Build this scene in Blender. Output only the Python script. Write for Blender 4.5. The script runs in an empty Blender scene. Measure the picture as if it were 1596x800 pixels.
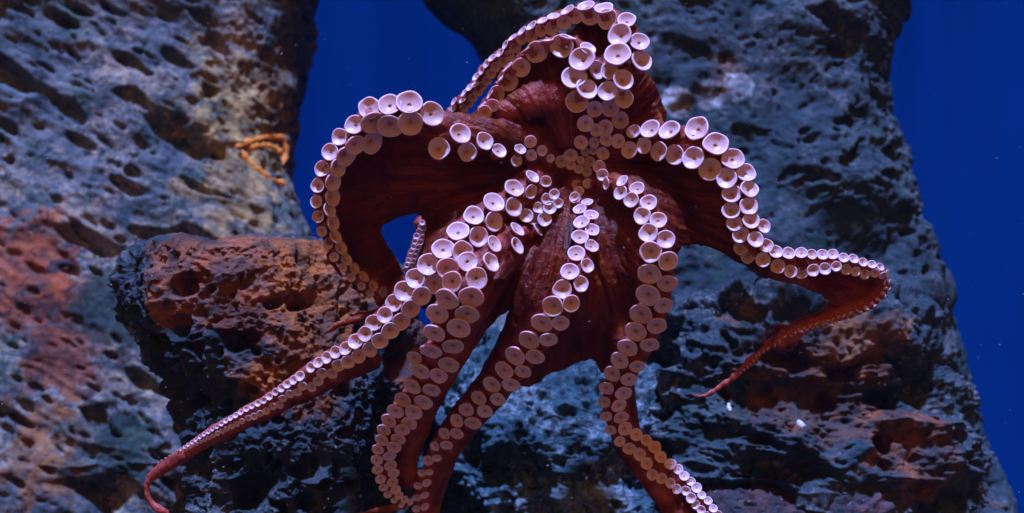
import bpy, math, random
import numpy as np
from mathutils import Vector, Matrix, Quaternion
from mathutils.geometry import delaunay_2d_cdt

random.seed(7); rng = np.random.default_rng(7)
SC = bpy.context.scene
COL = SC.collection

# ------------------------------------------------------------------ camera
F = 1710.0                      # focal length in photograph pixels (1596 wide)
CAMZ = 1.6                      # lens height
FLOORZ = -0.55                  # tank floor
cam = bpy.data.cameras.new('camera')
cam.sensor_width = 36.0
cam.lens = 36.0 * F / 1596.0
cam.clip_start = 0.05; cam.clip_end = 100
cam.dof.use_dof = True; cam.dof.focus_distance = 2.97; cam.dof.aperture_fstop = 1.7
camo = bpy.data.objects.new('camera', cam); COL.objects.link(camo)
camo.location = (0, 0, CAMZ); camo.rotation_euler = (math.radians(90), 0, 0)
SC.camera = camo

# ------------------------------------------------------------------ world
SUN_EL, SUN_AZ = 75.0, -10.0      # degrees; azimuth seen from the camera side, minus = from the left
w = bpy.data.worlds.new('World'); SC.world = w; w.use_nodes = True
nt = w.node_tree; nt.nodes.clear()
sky = nt.nodes.new('ShaderNodeTexSky'); sky.sky_type = 'NISHITA'; sky.sun_disc = False
sky.sun_elevation = math.radians(SUN_EL); sky.sun_rotation = math.radians(180 + SUN_AZ)
tint = nt.nodes.new('ShaderNodeMix'); tint.data_type = 'RGBA'; tint.blend_type = 'MULTIPLY'
tint.inputs['Factor'].default_value = 1.0
tint.inputs[7].default_value = (1.0, 0.33, 0.05, 1)      # dim warm room light all round
bg = nt.nodes.new('ShaderNodeBackground'); bg.inputs['Strength'].default_value = 0.066
out = nt.nodes.new('ShaderNodeOutputWorld')
nt.links.new(sky.outputs[0], tint.inputs[6]); nt.links.new(tint.outputs[2], bg.inputs['Color'])
nt.links.new(bg.outputs[0], out.inputs['Surface'])

# ------------------------------------------------------------------ sun
sl = bpy.data.lights.new('sun', 'SUN'); sl.energy = 5.0; sl.angle = math.radians(4)
sl.color = (0.29, 0.43, 1.0)
so = bpy.data.objects.new('sun', sl); COL.objects.link(so)
e, a = math.radians(SUN_EL), math.radians(SUN_AZ)
tosun = Vector((math.sin(a) * math.cos(e), -math.cos(a) * math.cos(e), math.sin(e)))
so.rotation_euler = tosun.to_track_quat('Z', 'Y').to_euler(); so.location = (0, -2, 8)

# ------------------------------------------------------------------ exposure
vs = SC.view_settings
vs.view_transform = 'Standard'; vs.look = 'None'; vs.exposure = 1.25; vs.gamma = 1.0
vs.use_curve_mapping = False
SC.cycles.max_bounces = 5; SC.cycles.diffuse_bounces = 2; SC.cycles.glossy_bounces = 2
SC.cycles.use_denoising = True


# ================================================================== helpers
def P(u, v, d):
    return np.array([(u - 798.0) * d / F, d, CAMZ + (400.0 - v) * d / F])

def Pv(u, v, d):
    u, v, d = np.broadcast_arrays(np.asarray(u, float), np.asarray(v, float), np.asarray(d, float))
    return np.stack([(u - 798.0) * d / F, d, CAMZ + (400.0 - v) * d / F], -1)

def h3(ix, iy, iz, s=0):
    n = (ix.astype(np.int64) * 374761393 + iy.astype(np.int64) * 668265263
         + iz.astype(np.int64) * 1274126177 + s * 974711) & 0xffffffff
    n = ((n ^ (n >> 13)) * 1103515245) & 0xffffffff
    n = ((n ^ (n >> 15)) * 2246822519) & 0xffffffff
    n = n ^ (n >> 16)
    return (n & 0xffffff).astype(np.float64) / 0xffffff

def vnoise(p, s=0):
    f = np.floor(p); t = p - f; t = t * t * t * (t * (t * 6 - 15) + 10)
    i = f.astype(np.int64); r = 0
    for dx in (0, 1):
        wx = t[:, 0] if dx else 1 - t[:, 0]
        for dy in (0, 1):
            wy = t[:, 1] if dy else 1 - t[:, 1]
            for dz in (0, 1):
                wz = t[:, 2] if dz else 1 - t[:, 2]
                r = r + wx * wy * wz * h3(i[:, 0] + dx, i[:, 1] + dy, i[:, 2] + dz, s)
    return r * 2 - 1

def fbm(p, o=4, s=0, g=0.5):
    r, a_, q = 0, 1.0, p
    for k in range(o):
        r = r + a_ * vnoise(q, s + k); a_ *= g; q = q * 2.03 + 17.1
    return r

def ridged(p, o=4, s=0):
    r, a_, q = 0, 1.0, p
    for k in range(o):
        r = r + a_ * (1 - 2 * np.abs(vnoise(q, s + k))); a_ *= 0.5; q = q * 2.07 + 9.3
    return r

def worley(p, s=0):
    """distance to the nearest cell point and that cell's random number"""
    f = np.floor(p).astype(np.int64); best = np.full(len(p), 9.0); bid = np.zeros(len(p))
    for dx in (-1, 0, 1):
        for dy in (-1, 0, 1):
            for dz in (-1, 0, 1):
                cx, cy, cz = f[:, 0] + dx, f[:, 1] + dy, f[:, 2] + dz
                q = np.stack([cx + h3(cx, cy, cz, s + 1), cy + h3(cx, cy, cz, s + 2), cz + h3(cx, cy, cz, s + 3)], 1)
                d = np.sqrt(((p - q) ** 2).sum(1)); m = d < best
                best[m] = d[m]; bid[m] = h3(cx, cy, cz, s + 4)[m]
    return best, bid

def sstep(a_, b_, x):
    t = np.clip((x - a_) / (b_ - a_), 0, 1); return t * t * (3 - 2 * t)

def mesh_np(name, co, faces, smooth=True):
    me = bpy.data.meshes.new(name)
    faces = np.asarray(faces, np.int32); n = faces.shape[1]
    me.vertices.add(len(co)); me.vertices.foreach_set('co', np.asarray(co, np.float32).ravel())
    me.loops.add(faces.size); me.loops.foreach_set('vertex_index', faces.ravel())
    me.polygons.add(len(faces)); me.polygons.foreach_set('loop_start', np.arange(0, faces.size, n, dtype=np.int32))
    me.polygons.foreach_set('loop_total', np.full(len(faces), n, np.int32))
    me.update(calc_edges=True); me.validate()
    me.polygons.foreach_set('use_smooth', np.full(len(me.polygons), smooth))
    return me

def link(name, me, mat=None, label=None, cat=None, group=None, kind=None, parent=None, loc=None):
    o = bpy.data.objects.new(name, me); COL.objects.link(o)
    if mat is not None and me is not None and not me.materials: me.materials.append(mat)
    if label: o['label'] = label
    if cat: o['category'] = cat
    if group: o['group'] = group
    if kind: o['kind'] = kind
    if parent: o.parent = parent
    if loc is not None: o.location = loc
    return o


# ------------------------------------------------------------------ material helper
class NT:
    def __init__(s, name):
        s.m = bpy.data.materials.new(name); s.m.use_nodes = True; s.t = s.m.node_tree; s.t.nodes.clear()
        s.out = s.n('ShaderNodeOutputMaterial'); s.b = s.n('ShaderNodeBsdfPrincipled')
        s.l(s.b.outputs[0], s.out.inputs[0])
    def n(s, t): return s.t.nodes.new(t)
    def l(s, a_, b_): s.t.links.new(a_, b_)
    def put(s, sock, v):
        if isinstance(v, (int, float)): sock.default_value = v
        elif isinstance(v, (tuple, list)): sock.default_value = tuple(v) if len(v) != 3 or sock.type == 'VECTOR' else (*v, 1)
        else: s.l(v, sock)
    def coord(s, kind='Object'): return s.n('ShaderNodeTexCoord').outputs[kind]
    def scale(s, v, sc):
        m = s.n('ShaderNodeMapping'); s.put(m.inputs['Vector'], v); m.inputs['Scale'].default_value = sc; return m.outputs[0]
    def noise(s, v, scale, detail=4, rough=0.55, dist=0.0):
        k = s.n('ShaderNodeTexNoise'); s.put(k.inputs['Vector'], v); k.inputs['Scale'].default_value = scale
        k.inputs['Detail'].default_value = detail; k.inputs['Roughness'].default_value = rough
        k.inputs['Distortion'].default_value = dist; return k.outputs['Fac']
    def vor(s, v, scale, feat='F1'):
        k = s.n('ShaderNodeTexVoronoi'); s.put(k.inputs['Vector'], v); k.inputs['Scale'].default_value = scale; k.feature = feat
        return k.outputs['Distance']
    def ramp(s, f, *st):
        r = s.n('ShaderNodeValToRGB'); s.put(r.inputs[0], f); el = r.color_ramp.elements
        while len(el) < len(st): el.new(0.5)
        for k, (p, c) in zip(el, st):
            k.position = p; k.color = (c, c, c, 1) if isinstance(c, (int, float)) else (*c, 1)
        return r.outputs[0]
    def mix(s, f, a_, b_, mode='MIX'):
        k = s.n('ShaderNodeMix'); k.data_type = 'RGBA'; k.blend_type = mode
        s.put(k.inputs[0], f); s.put(k.inputs[6], a_); s.put(k.inputs[7], b_); return k.outputs[2]
    def math(s, op, a_, b_=0.0, clamp=False):
        k = s.n('ShaderNodeMath'); k.operation = op; k.use_clamp = clamp
        s.put(k.inputs[0], a_); s.put(k.inputs[1], b_); return k.outputs[0]
    def near(s, v, c, r):
        """1 at point c, 0 from distance r on"""
        k = s.n('ShaderNodeVectorMath'); k.operation = 'DISTANCE'; s.put(k.inputs[0], v); k.inputs[1].default_value = c
        return s.math('SUBTRACT', 1.0, s.math('DIVIDE', k.outputs['Value'], r), True)
    def bump(s, h, strength=0.5, dist=0.01):
        k = s.n('ShaderNodeBump'); k.inputs['Strength'].default_value = strength; k.inputs['Distance'].default_value = dist
        s.put(k.inputs['Height'], h); s.l(k.outputs[0], s.b.inputs['Normal'])


# ================================================================== the tank
m = NT('blue_wall_paint'); c = m.coord()
n1 = m.noise(m.scale(c, (1.2, 1, 0.25)), 0.9, 3)
streak = m.noise(m.scale(c, (7, 1, 0.35)), 1.6, 3)
colr = m.mix(m.ramp(n1, (0.3, 0.0), (0.7, 1.0)), (0.0005, 0.027, 0.160), (0.0006, 0.046, 0.235))
colr = m.mix(m.math('MULTIPLY', m.ramp(streak, (0.52, 0.0), (0.72, 1.0)), 0.15), colr, (0.0005, 0.014, 0.085))
m.put(m.b.inputs['Base Color'], colr); m.b.inputs['Roughness'].default_value = 0.8; m.b.inputs['Specular IOR Level'].default_value = 0.0
m.bump(m.noise(c, 30, 3), 0.15, 0.01)
WALLMAT = m.m
m = NT('tank_gravel'); c = m.coord()
m.put(m.b.inputs['Base Color'], m.mix(m.noise(c, 40, 3), (0.008, 0.011, 0.014), (0.035, 0.035, 0.035))); m.b.inputs['Roughness'].default_value = 0.9
m.bump(m.noise(c, 60, 3), 0.6, 0.01)
FLOORMAT = m.m

def build_wall():
    xs = np.linspace(-1, 1, 60); co = []
    for z in (FLOORZ, 1.4, 3.2, 4.5):
        for t in xs:
            an = t * 1.25
            co.append((9.0 * math.sin(an), 8.6 * math.cos(an) + 0.0, z))
    fc = [(r * 60 + i, r * 60 + i + 1, (r + 1) * 60 + i + 1, (r + 1) * 60 + i) for r in range(3) for i in range(59)]
    link('tank_wall', mesh_np('tank_wall', co, fc), WALLMAT, kind='structure')
    n = 24; co = [(-10 + 20 * i / n, -2 + 12 * j / n, FLOORZ) for j in range(n + 1) for i in range(n + 1)]
    fc = [(j * (n + 1) + i, j * (n + 1) + i + 1, (j + 1) * (n + 1) + i + 1, (j + 1) * (n + 1) + i) for j in range(n) for i in range(n)]
    link('tank_floor', mesh_np('tank_floor', co, fc), FLOORMAT, kind='structure')
build_wall()


# ================================================================== rocks
def rock_mat(name, origin, base, crust, stains, green=0.0, crust_amt=0.5, fine=1.0, streakz=1.0, mottle=0.75, blotch=0.6):
    """base, crust: colour pairs; stains: (point, radius, colour, amount)"""
    m = NT(name); c = m.coord()
    big = m.noise(c, 2.2, 4, 0.6, 0.6); mid = m.noise(c, 9, 5, 0.62, 0.4); fin = m.noise(m.scale(c, (1, 1, streakz)), 42, 4, 0.65)
    grain = m.noise(c, 160, 2, 0.6)
    col_ = m.mix(m.ramp(mid, (0.32, 0.0), (0.68, 1.0)), base[0], base[1])
    cm = m.math('ADD', m.math('MULTIPLY', big, 0.55), m.math('MULTIPLY', fin, 0.45))
    lo = 0.62 - 0.22 * crust_amt
    col_ = m.mix(m.ramp(cm, (lo, 0.0), (lo + 0.10, 1.0)), col_, m.mix(fin, crust[0], crust[1]))
    if green:
        g = m.ramp(m.noise(c, 5.1, 4, 0.6, 0.8), (0.56, 0.0), (0.70, 1.0))
        col_ = m.mix(m.math('MULTIPLY', g, green), col_, (0.045, 0.12, 0.055))
    for (pt, rad, sc_, amt) in stains:
        nz = m.noise(c, 7.0, 6, 0.68, 0.7)
        k = m.math('ADD', m.math('MULTIPLY', m.near(c, tuple(np.array(pt) - origin), rad), amt), m.math('MULTIPLY', nz, 1.0))
        k = m.ramp(k, (0.80, 0.0), (0.93, 1.0))
        sc2 = m.mix(m.ramp(mid, (0.4, 0.0), (0.62, 1.0)), tuple(x * 0.42 for x in sc_), sc_)
        col_ = m.mix(m.math('MULTIPLY', k, 0.9), col_, sc2)
    dk = m.ramp(m.noise(c, 13, 7, 0.72, 0.9), (0.50, 0.0), (0.62, 1.0))
    col_ = m.mix(m.math('MULTIPLY', dk, mottle), col_, (0.005, 0.017, 0.028))
    bl = m.ramp(m.noise(c, 4.3, 6, 0.66, 1.2), (0.45, 0.0), (0.55, 1.0))
    col_ = m.mix(m.math('MULTIPLY', bl, blotch), col_, (0.014, 0.040, 0.052))
    sp = m.ramp(m.noise(c, 70, 2, 0.5), (0.70, 0.0), (0.76, 1.0))
    col_ = m.mix(m.math('MULTIPLY', sp, 0.55), col_, crust[1])
    col_ = m.mix(0.6, col_, m.ramp(grain, (0.25, 0.45), (0.75, 1.0)), 'MULTIPLY')
    m.put(m.b.inputs['Base Color'], col_); m.b.inputs['Roughness'].default_value = 0.85
    m.b.inputs['Specular IOR Level'].default_value = 0.2
    hh = m.math('ADD', fin, m.math('MULTIPLY', grain, 0.35))
    m.bump(hh, 0.75 * fine, 0.014)
    return m.m

def interp(tab, v, k):
    t = np.array(tab, float); return np.interp(v, t[:, 0], t[:, k])

def loft(tab, dc, hd, nv, nth, disp, vtop=None, power=2.6, front=0.78, seed=0, topround=0.0, dome=0.02, lean=0.0):
    """Closed rock: for each height an oval from the left to the right outline; displaced along its normal.
    tab rows: v, left u, right u (photograph pixels at the rock's own distance)"""
    t = np.array(tab, float)
    vb = 400 + (CAMZ - FLOORZ) * F / dc + 12          # reaches just below the tank floor
    v0 = t[0, 0]
    vv = np.concatenate([np.linspace(v0, 830, int(nv * 0.86)), np.linspace(830, vb, max(6, int(nv * 0.14)))[1:]])
    ul, ur = np.interp(vv, t[:, 0], t[:, 1]), np.interp(vv, t[:, 0], t[:, 2])
    hdv = np.full(len(vv), hd)
    if topround:                            # depth closes toward the top
        x = np.clip((vv - v0) / topround, 0, 1); hdv = hd * np.sqrt(np.clip(1 - (1 - x) ** 2, 0.02, 1))
    # more samples on the half that looks to the room
    nf = int(nth * front); th = np.concatenate([np.linspace(-math.pi, 0, nf, endpoint=False), np.linspace(0, math.pi, nth - nf, endpoint=False)])
    cx, sx = np.cos(th), np.sin(th)
    ex = 2.0 / power
    ox = np.sign(cx) * np.abs(cx) ** ex; oy = np.sign(sx) * np.abs(sx) ** ex
    U = (ul + ur)[:, None] / 2 + (ur - ul)[:, None] / 2 * ox[None]
    dv_ = dc + lean * np.clip((400 - vv) * dc / F, -0.9, 9)
    X = (U - 798) * dv_[:, None] / F; Z = np.repeat((CAMZ + (400 - vv) * dv_ / F)[:, None], nth, 1)
    Y = dv_[:, None] + hdv[:, None] * oy[None]
    G = np.stack([X, Y, Z], -1)
    # outward normal
    du = np.roll(G, -1, 1) - np.roll(G, 1, 1); dv = np.gradient(G, axis=0)
    N = np.cross(du, dv); N /= np.maximum(np.linalg.norm(N, axis=-1, keepdims=True), 1e-9)
    N *= np.sign((N[..., 0] * (G[..., 0] - G[..., 0].mean(1, keepdims=True)) + N[..., 1] * (G[..., 1] - dv_[:, None])).mean())
    p = G.reshape(-1, 3)
    uvp = np.stack([U.ravel(), np.repeat(vv[:, None], nth, 1).ravel()], 1)
    d = disp(p, uvp)
    q = p + N.reshape(-1, 3) * d[:, None]
    q = q + np.stack([vnoise(p * 9 + 5, seed + 71), vnoise(p * 9 + 5, seed + 72), vnoise(p * 9 + 5, seed + 73)], 1) * 0.012
    nr = len(vv)
    i = np.arange(nr - 1)[:, None] * nth; j = np.arange(nth)[None]
    jn = (j + 1) % nth
    q4 = np.stack([i + j, i + jn, i + nth + jn, i + nth + j], -1).reshape(-1, 4)
    # top cap: rings that shrink to the centre, raised a little and rough
    top = q[:nth]; cen = top.mean(0); rings = 22; extra = [q]; faces = [q4]; base = 0; start = len(q)
    prev = np.arange(nth)
    for r in range(1, rings + 1):
        f_ = 1 - r / (rings + 0.02)
        ring = cen + (top - cen) * f_
        ring[:, 2] = top[:, 2] * f_ + cen[2] * (1 - f_) + dome * math.sin(min(1, (1 - f_) * 2.0) * math.pi / 2) + 0.02 * fbm(ring * 8, 4, seed + 5)
        idx = np.arange(nth) + start; start += nth
        extra.append(ring)
        faces.append(np.stack([np.roll(prev, -1), prev, idx, np.roll(idx, -1)], -1)); prev = idx
    co = np.concatenate(extra); fc = np.concatenate(faces)
    return co, fc

def add_rock(name, tab, dc, hd, nv, nth, disp, matargs, label, **kw):
    co, fc = loft(tab, dc, hd, nv, nth, disp, **kw)
    org = np.array([co[:, 0].mean(), dc, 0.0])
    me = mesh_np(name, co - org, fc)
    ang = (co[:, 0] / co[:, 1], (co[:, 2] - CAMZ) / co[:, 1]); st2 = []
    for pt, rad, c_, amt in matargs['stains']:      # lay each stain on the surface itself
        near_ = np.hypot(ang[0] - pt[0] / pt[1], ang[1] - (pt[2] - CAMZ) / pt[1]) < 0.012
        st2.append((np.median(co[near_ & (co[:, 1] < dc + 0.15)], axis=0) if (near_ & (co[:, 1] < dc + 0.15)).any() else pt, rad, c_, amt))
    mat = rock_mat(name + '_stone', org, **dict(matargs, stains=st2))
    return link(name, me, mat, label=label, cat='rock', loc=tuple(org))

def pits(p, freq, seed, thr=0.5, keep=0.5, stretch=(1, 1, 1), wob=0.35):
    q = p * np.array(stretch) * freq
    q = q + wob * np.stack([vnoise(q * 1.3, seed + 11), vnoise(q * 1.3, seed + 12), vnoise(q * 1.3, seed + 13)], 1)
    f, idr = worley(q, seed)
    r = thr * (0.45 + 0.75 * ((idr * 7.3) % 1))
    return np.where(idr < keep, 1 - sstep(r * 0.55, r, f), 0.0), f

def disp_left(p, uv):
    tilt = p @ np.array([[0.88, 0, 0.47], [0, 1, 0], [-0.47, 0, 0.88]])      # beds dip to the right
    d = 0.11 * fbm(p * 1.1, 2, 1) + 0.022 * fbm(tilt * np.array([2.2, 3, 5.0]), 3, 5)
    a1, f1 = pits(tilt, 3.4, 21, 0.5, 0.40, (0.55, 1, 1.5)); a2, _ = pits(tilt, 8, 31, 0.5, 0.5, (0.55, 1, 1.5), 0.2); a3, _ = pits(tilt, 17, 41, 0.5, 0.5, (0.6, 1, 1.4), 0.2)
    ring = np.exp(-((f1 - 0.52) / 0.09) ** 2)
    d += -0.10 * a1 - 0.055 * a2 - 0.022 * a3 + 0.012 * ring
    d += 0.006 * ridged(tilt * np.array([7, 9, 13]), 3, 9) + 0.005 * fbm(p * 45, 3, 3)
    return d

def disp_boulder(p, uv):
    d = 0.055 * fbm(p * 1.9, 3, 101) + 0.05 * ridged(p * np.array([3.2, 3.2, 2.0]), 4, 105)
    a1, f1 = pits(p, 5.5, 121, 0.55, 0.5, (0.9, 1, 1.3)); a2, _ = pits(p, 13, 131, 0.5, 0.5); a3, _ = pits(p, 27, 141, 0.5, 0.6)
    d += -0.10 * a1 - 0.045 * a2 - 0.018 * a3
    d *= 0.25 + 0.75 * sstep(390, 440, uv[:, 1])
    low = sstep(560, 700, uv[:, 1])
    d += 0.03 * low * ridged(p * np.array([11, 11, 2.2]), 4, 109) + 0.010 * fbm(p * 60, 3, 103)
    return d

def disp_right(p, uv):
    u, v = uv[:, 0], uv[:, 1]
    ridge = sstep(1180, 1290, u + 50 * np.sin(v / 95.0) + 26 * np.sin(v / 37.0)) 
    k_ = sstep(440, 680, v); ridge = ridge * (1 - k_) + 0.6 * k_
    d = 0.06 * fbm(p * 1.3, 3, 201) + 0.20 * (ridge - 0.4)
    a1, f1 = pits(p, 3.6, 221, 0.55, 0.5); a2, _ = pits(p, 9, 231, 0.55, 0.55); a3, _ = pits(p, 19, 241, 0.55, 0.55)
    rough = 0.35 + 0.65 * ridge
    d += rough * (-0.07 * a1 - 0.05 * a2 - 0.025 * a3 + 0.014 * ridged(p * 8, 4, 205)) + 0.008 * rough * fbm(p * 40, 3, 203)
    return d

def disp_ledge(p, uv):
    d = 0.10 * fbm(p * np.array([1.6, 2, 3.4]), 3, 301) + 0.07 * ridged(p * np.array([2.4, 3, 5.5]), 4, 305)
    a1, f1 = pits(p, 4.6, 321, 0.6, 0.62, (0.75, 1, 1.4)); a2, _ = pits(p, 11, 331, 0.55, 0.5); a3, _ = pits(p, 24, 341, 0.5, 0.5)
    d += -0.14 * a1 - 0.05 * a2 - 0.02 * a3 + 0.012 * fbm(p * 50, 3, 303)
    return d

def disp_teal(p, uv):
    d = 0.06 * fbm(p * 1.9, 3, 411) + 0.05 * ridged(p * 4.6, 5, 415)
    a1, f1 = pits(p, 5, 427, 0.5, 0.4); a2, _ = pits(p, 13, 431, 0.5, 0.45)
    d += -0.06 * a1 - 0.035 * a2 + 0.016 * fbm(p * 38, 4, 403)
    return d

def disp_slab(p, uv):
    return 0.05 * fbm(p * 3, 3, 501) + 0.03 * ridged(p * np.array([3, 4, 8]), 4, 505) + 0.010 * fbm(p * 45, 3, 503) - 0.02 * pits(p, 14, 521, 0.5, 0.35)[0]

ORANGE, RUST, BROWN, TAN = (0.42, 0.12, 0.02), (0.26, 0.06, 0.022), (0.22, 0.075, 0.028), (0.42, 0.30, 0.18)
GREYB = ((0.06, 0.085, 0.12), (0.20, 0.235, 0.28))

add_rock('rock_face', [(-260, -900, 470), (-100, -900, 515), (0, -900, 478), (60, -900, 472), (100, -900, 462), (150, -900, 456), (200, -900, 446), (240, -900, 436),
    (285, -900, 430), (320, -900, 444), (370, -900, 460), (420, -900, 470), (560, -900, 480), (800, -900, 440), (1000, -900, 430)], 5.5, 0.8, 520, 640, disp_left,
    dict(base=((0.03, 0.06, 0.075), (0.17, 0.18, 0.19)), crust=((0.22, 0.205, 0.205), (0.46, 0.33, 0.19)), green=0.5, crust_amt=0.6, fine=0.55, mottle=0.85, blotch=0.32,
         stains=[(P(30, 430, 4.7), 0.55, (0.42, 0.09, 0.02), 0.72), (P(100, 560, 4.7), 0.5, (0.24, 0.055, 0.02), 0.6), (P(60, 690, 4.7), 0.6, (0.36, 0.15, 0.05), 0.5), (P(190, 470, 4.8), 0.45, (0.030, 0.065, 0.055), 0.6), (P(200, 680, 4.8), 0.5, (0.035, 0.085, 0.055), 0.5), (P(400, 190, 4.8), 0.8, (0.60, 0.40, 0.14), 0.62), (P(370, 300, 4.8), 0.6, (0.55, 0.36, 0.14), 0.55), (P(490, 130, 5.4), 0.5, RUST, 0.7)]),
    'tall pitted blue grey rock face filling the left side behind the boulder', power=3.4, seed=1, lean=0.38)

add_rock('standing_rock', [(-260, 560, 1330), (-100, 600, 1355), (0, 640, 1345), (30, 662, 1332), (60, 698, 1323), (100, 736, 1316), (150, 748, 1322), (200, 760, 1332), (260, 765, 1350), (330, 765, 1370), (400, 765, 1392), (455, 745, 1418), (480, 700, 1406), (530, 690, 1428), (600, 690, 1448), (650, 680, 1471), (700, 680, 1492), (760, 680, 1516), (820, 680, 1542), (1000, 680, 1580)], 5.2, 0.75, 560, 640, disp_right,
    dict(base=((0.012, 0.030, 0.042), (0.055, 0.08, 0.095)), crust=((0.085, 0.10, 0.11), (0.19, 0.19, 0.195)), green=0.45, crust_amt=0.45,
         fine=0.6, stains=[(P(785, 505, 4.8), 0.20, (0.34, 0.31, 0.29), 0.85), (P(1130, 270, 4.8), 0.62, (0.035, 0.075, 0.095), 0.62), (P(1130, 120, 4.6), 0.22, (0.40, 0.20, 0.12), 0.6), (P(1062, 158, 4.6), 0.11, (0.6, 0.6, 0.62), 1.1), (P(1105, 146, 4.6), 0.11, (0.6, 0.6, 0.62), 1.1), (P(1150, 134, 4.6), 0.11, (0.6, 0.6, 0.62), 1.1), (P(1480, 720, 4.8), 0.6, BROWN, 0.75)]),
    'huge blue grey standing rock rising behind the octopus to the right', power=2.8, seed=2, lean=0.30)

add_rock('boulder', [(386, 240, 524), (392, 226, 536), (405, 218, 545), (430, 216, 560), (460, 220, 588), (500, 234, 610), (540, 250, 630), (580, 272, 640), (620, 288, 640), (680, 318, 612),
    (740, 318, 600), (800, 300, 606), (1000, 270, 640), (1200, 250, 660)], 3.75, 0.42, 420, 560, disp_boulder,
    dict(base=((0.009, 0.016, 0.024), (0.06, 0.075, 0.09)), crust=((0.15, 0.14, 0.14), (0.30, 0.27, 0.26)), green=0.25, crust_amt=0.35, streakz=0.5, blotch=0.45,
         stains=[(P(380, 392, 3.5), 0.5, (0.42, 0.125, 0.045), 0.85), (P(510, 450, 3.4), 0.42, (0.56, 0.16, 0.025), 0.72), (P(480, 560, 3.4), 0.34, ORANGE, 0.66), (P(600, 460, 3.5), 0.3, ORANGE, 0.7), (P(640, 560, 3.6), 0.3, RUST, 0.9), (P(380, 500, 3.4), 0.2, RUST, 0.55)]),
    'dark boulder with rusty flat top under the lower left octopus arm', power=2.5, seed=3, lean=0.12)

add_rock('ledge_rock', [(440, 1120, 1262), (448, 1082, 1320), (462, 1052, 1390), (490, 1042, 1432), (560, 1030, 1470), (640, 1026, 1496), (740, 1030, 1530), (830, 1040, 1560), (1100, 1030, 1600)], 4.45, 0.36, 380, 460, disp_ledge,
    dict(base=((0.012, 0.028, 0.038), (0.08, 0.105, 0.12)), crust=((0.18, 0.19, 0.20), (0.34, 0.33, 0.33)), green=0.4, crust_amt=0.4,
         stains=[(P(1250, 600, 4.1), 0.55, BROWN, 0.7), (P(1340, 530, 4.1), 0.35, (0.36, 0.15, 0.06), 0.62), (P(1170, 500, 4.1), 0.25, (0.34, 0.16, 0.08), 0.5), (P(1400, 690, 4.2), 0.4, (0.30, 0.10, 0.04), 0.65)]),
    'rust stained ledge rock with dark hollows behind the right arm tip', power=2.6, seed=4, topround=120, lean=0.3)

add_rock('teal_rock', [(545, 690, 860), (556, 655, 960), (580, 640, 1060), (640, 640, 1096), (720, 650, 1120), (830, 660, 1140), (1100, 640, 1160)], 4.62, 0.40, 300, 420, disp_teal,
    dict(base=((0.008, 0.035, 0.05), (0.06, 0.125, 0.16)), crust=((0.18, 0.24, 0.28), (0.32, 0.38, 0.42)), green=0.2, crust_amt=0.55, blotch=0.3, stains=[]),
    'rough teal blue rock low in the middle between the hanging arms', power=2.5, seed=5, topround=120, lean=0.3)

add_rock('slab_rock', [(738, 1130, 1232), (745, 1096, 1290), (760, 1070, 1340), (785, 1048, 1384), (830, 1030, 1430), (1150, 1020, 1460)], 3.95, 0.30, 160, 340, disp_slab,
    dict(base=((0.05, 0.035, 0.045), (0.14, 0.09, 0.10)), crust=((0.22, 0.17, 0.17), (0.50, 0.46, 0.44)), crust_amt=0.1, stains=[(P(1200, 780, 3.7), 0.6, (0.13, 0.05, 0.045), 0.7)]),
    'low dark reddish slab of rock at the bottom edge of the picture', power=2.4, seed=6, topround=90)


# ================================================================== the octopus
# Rows of suckers read off the photograph: (zoom origin, zoom scale, [(x, y, r), ...]) -> photograph pixels
def Z(ox, oy, s, pts): return [(ox + x / s, oy + y / s, r / s) for x, y, r in pts]
z1 = lambda *p: Z(640, 0, 2.857, p)
z2 = lambda *p: Z(470, 120, 2.2225, p)
z3 = lambda *p: Z(850, 150, 2.425, p)
z4 = lambda *p: Z(1040, 330, 2.58, p)
z5 = lambda *p: Z(560, 260, 2.5, p)
z6 = lambda *p: Z(560, 500, 2.667, p)
z7 = lambda *p: Z(200, 450, 2.285, p)
z8 = lambda *p: Z(850, 440, 2.223, p)
z9 = lambda *p: Z(820, 170, 5.0, p)

ARMS = {}
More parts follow.
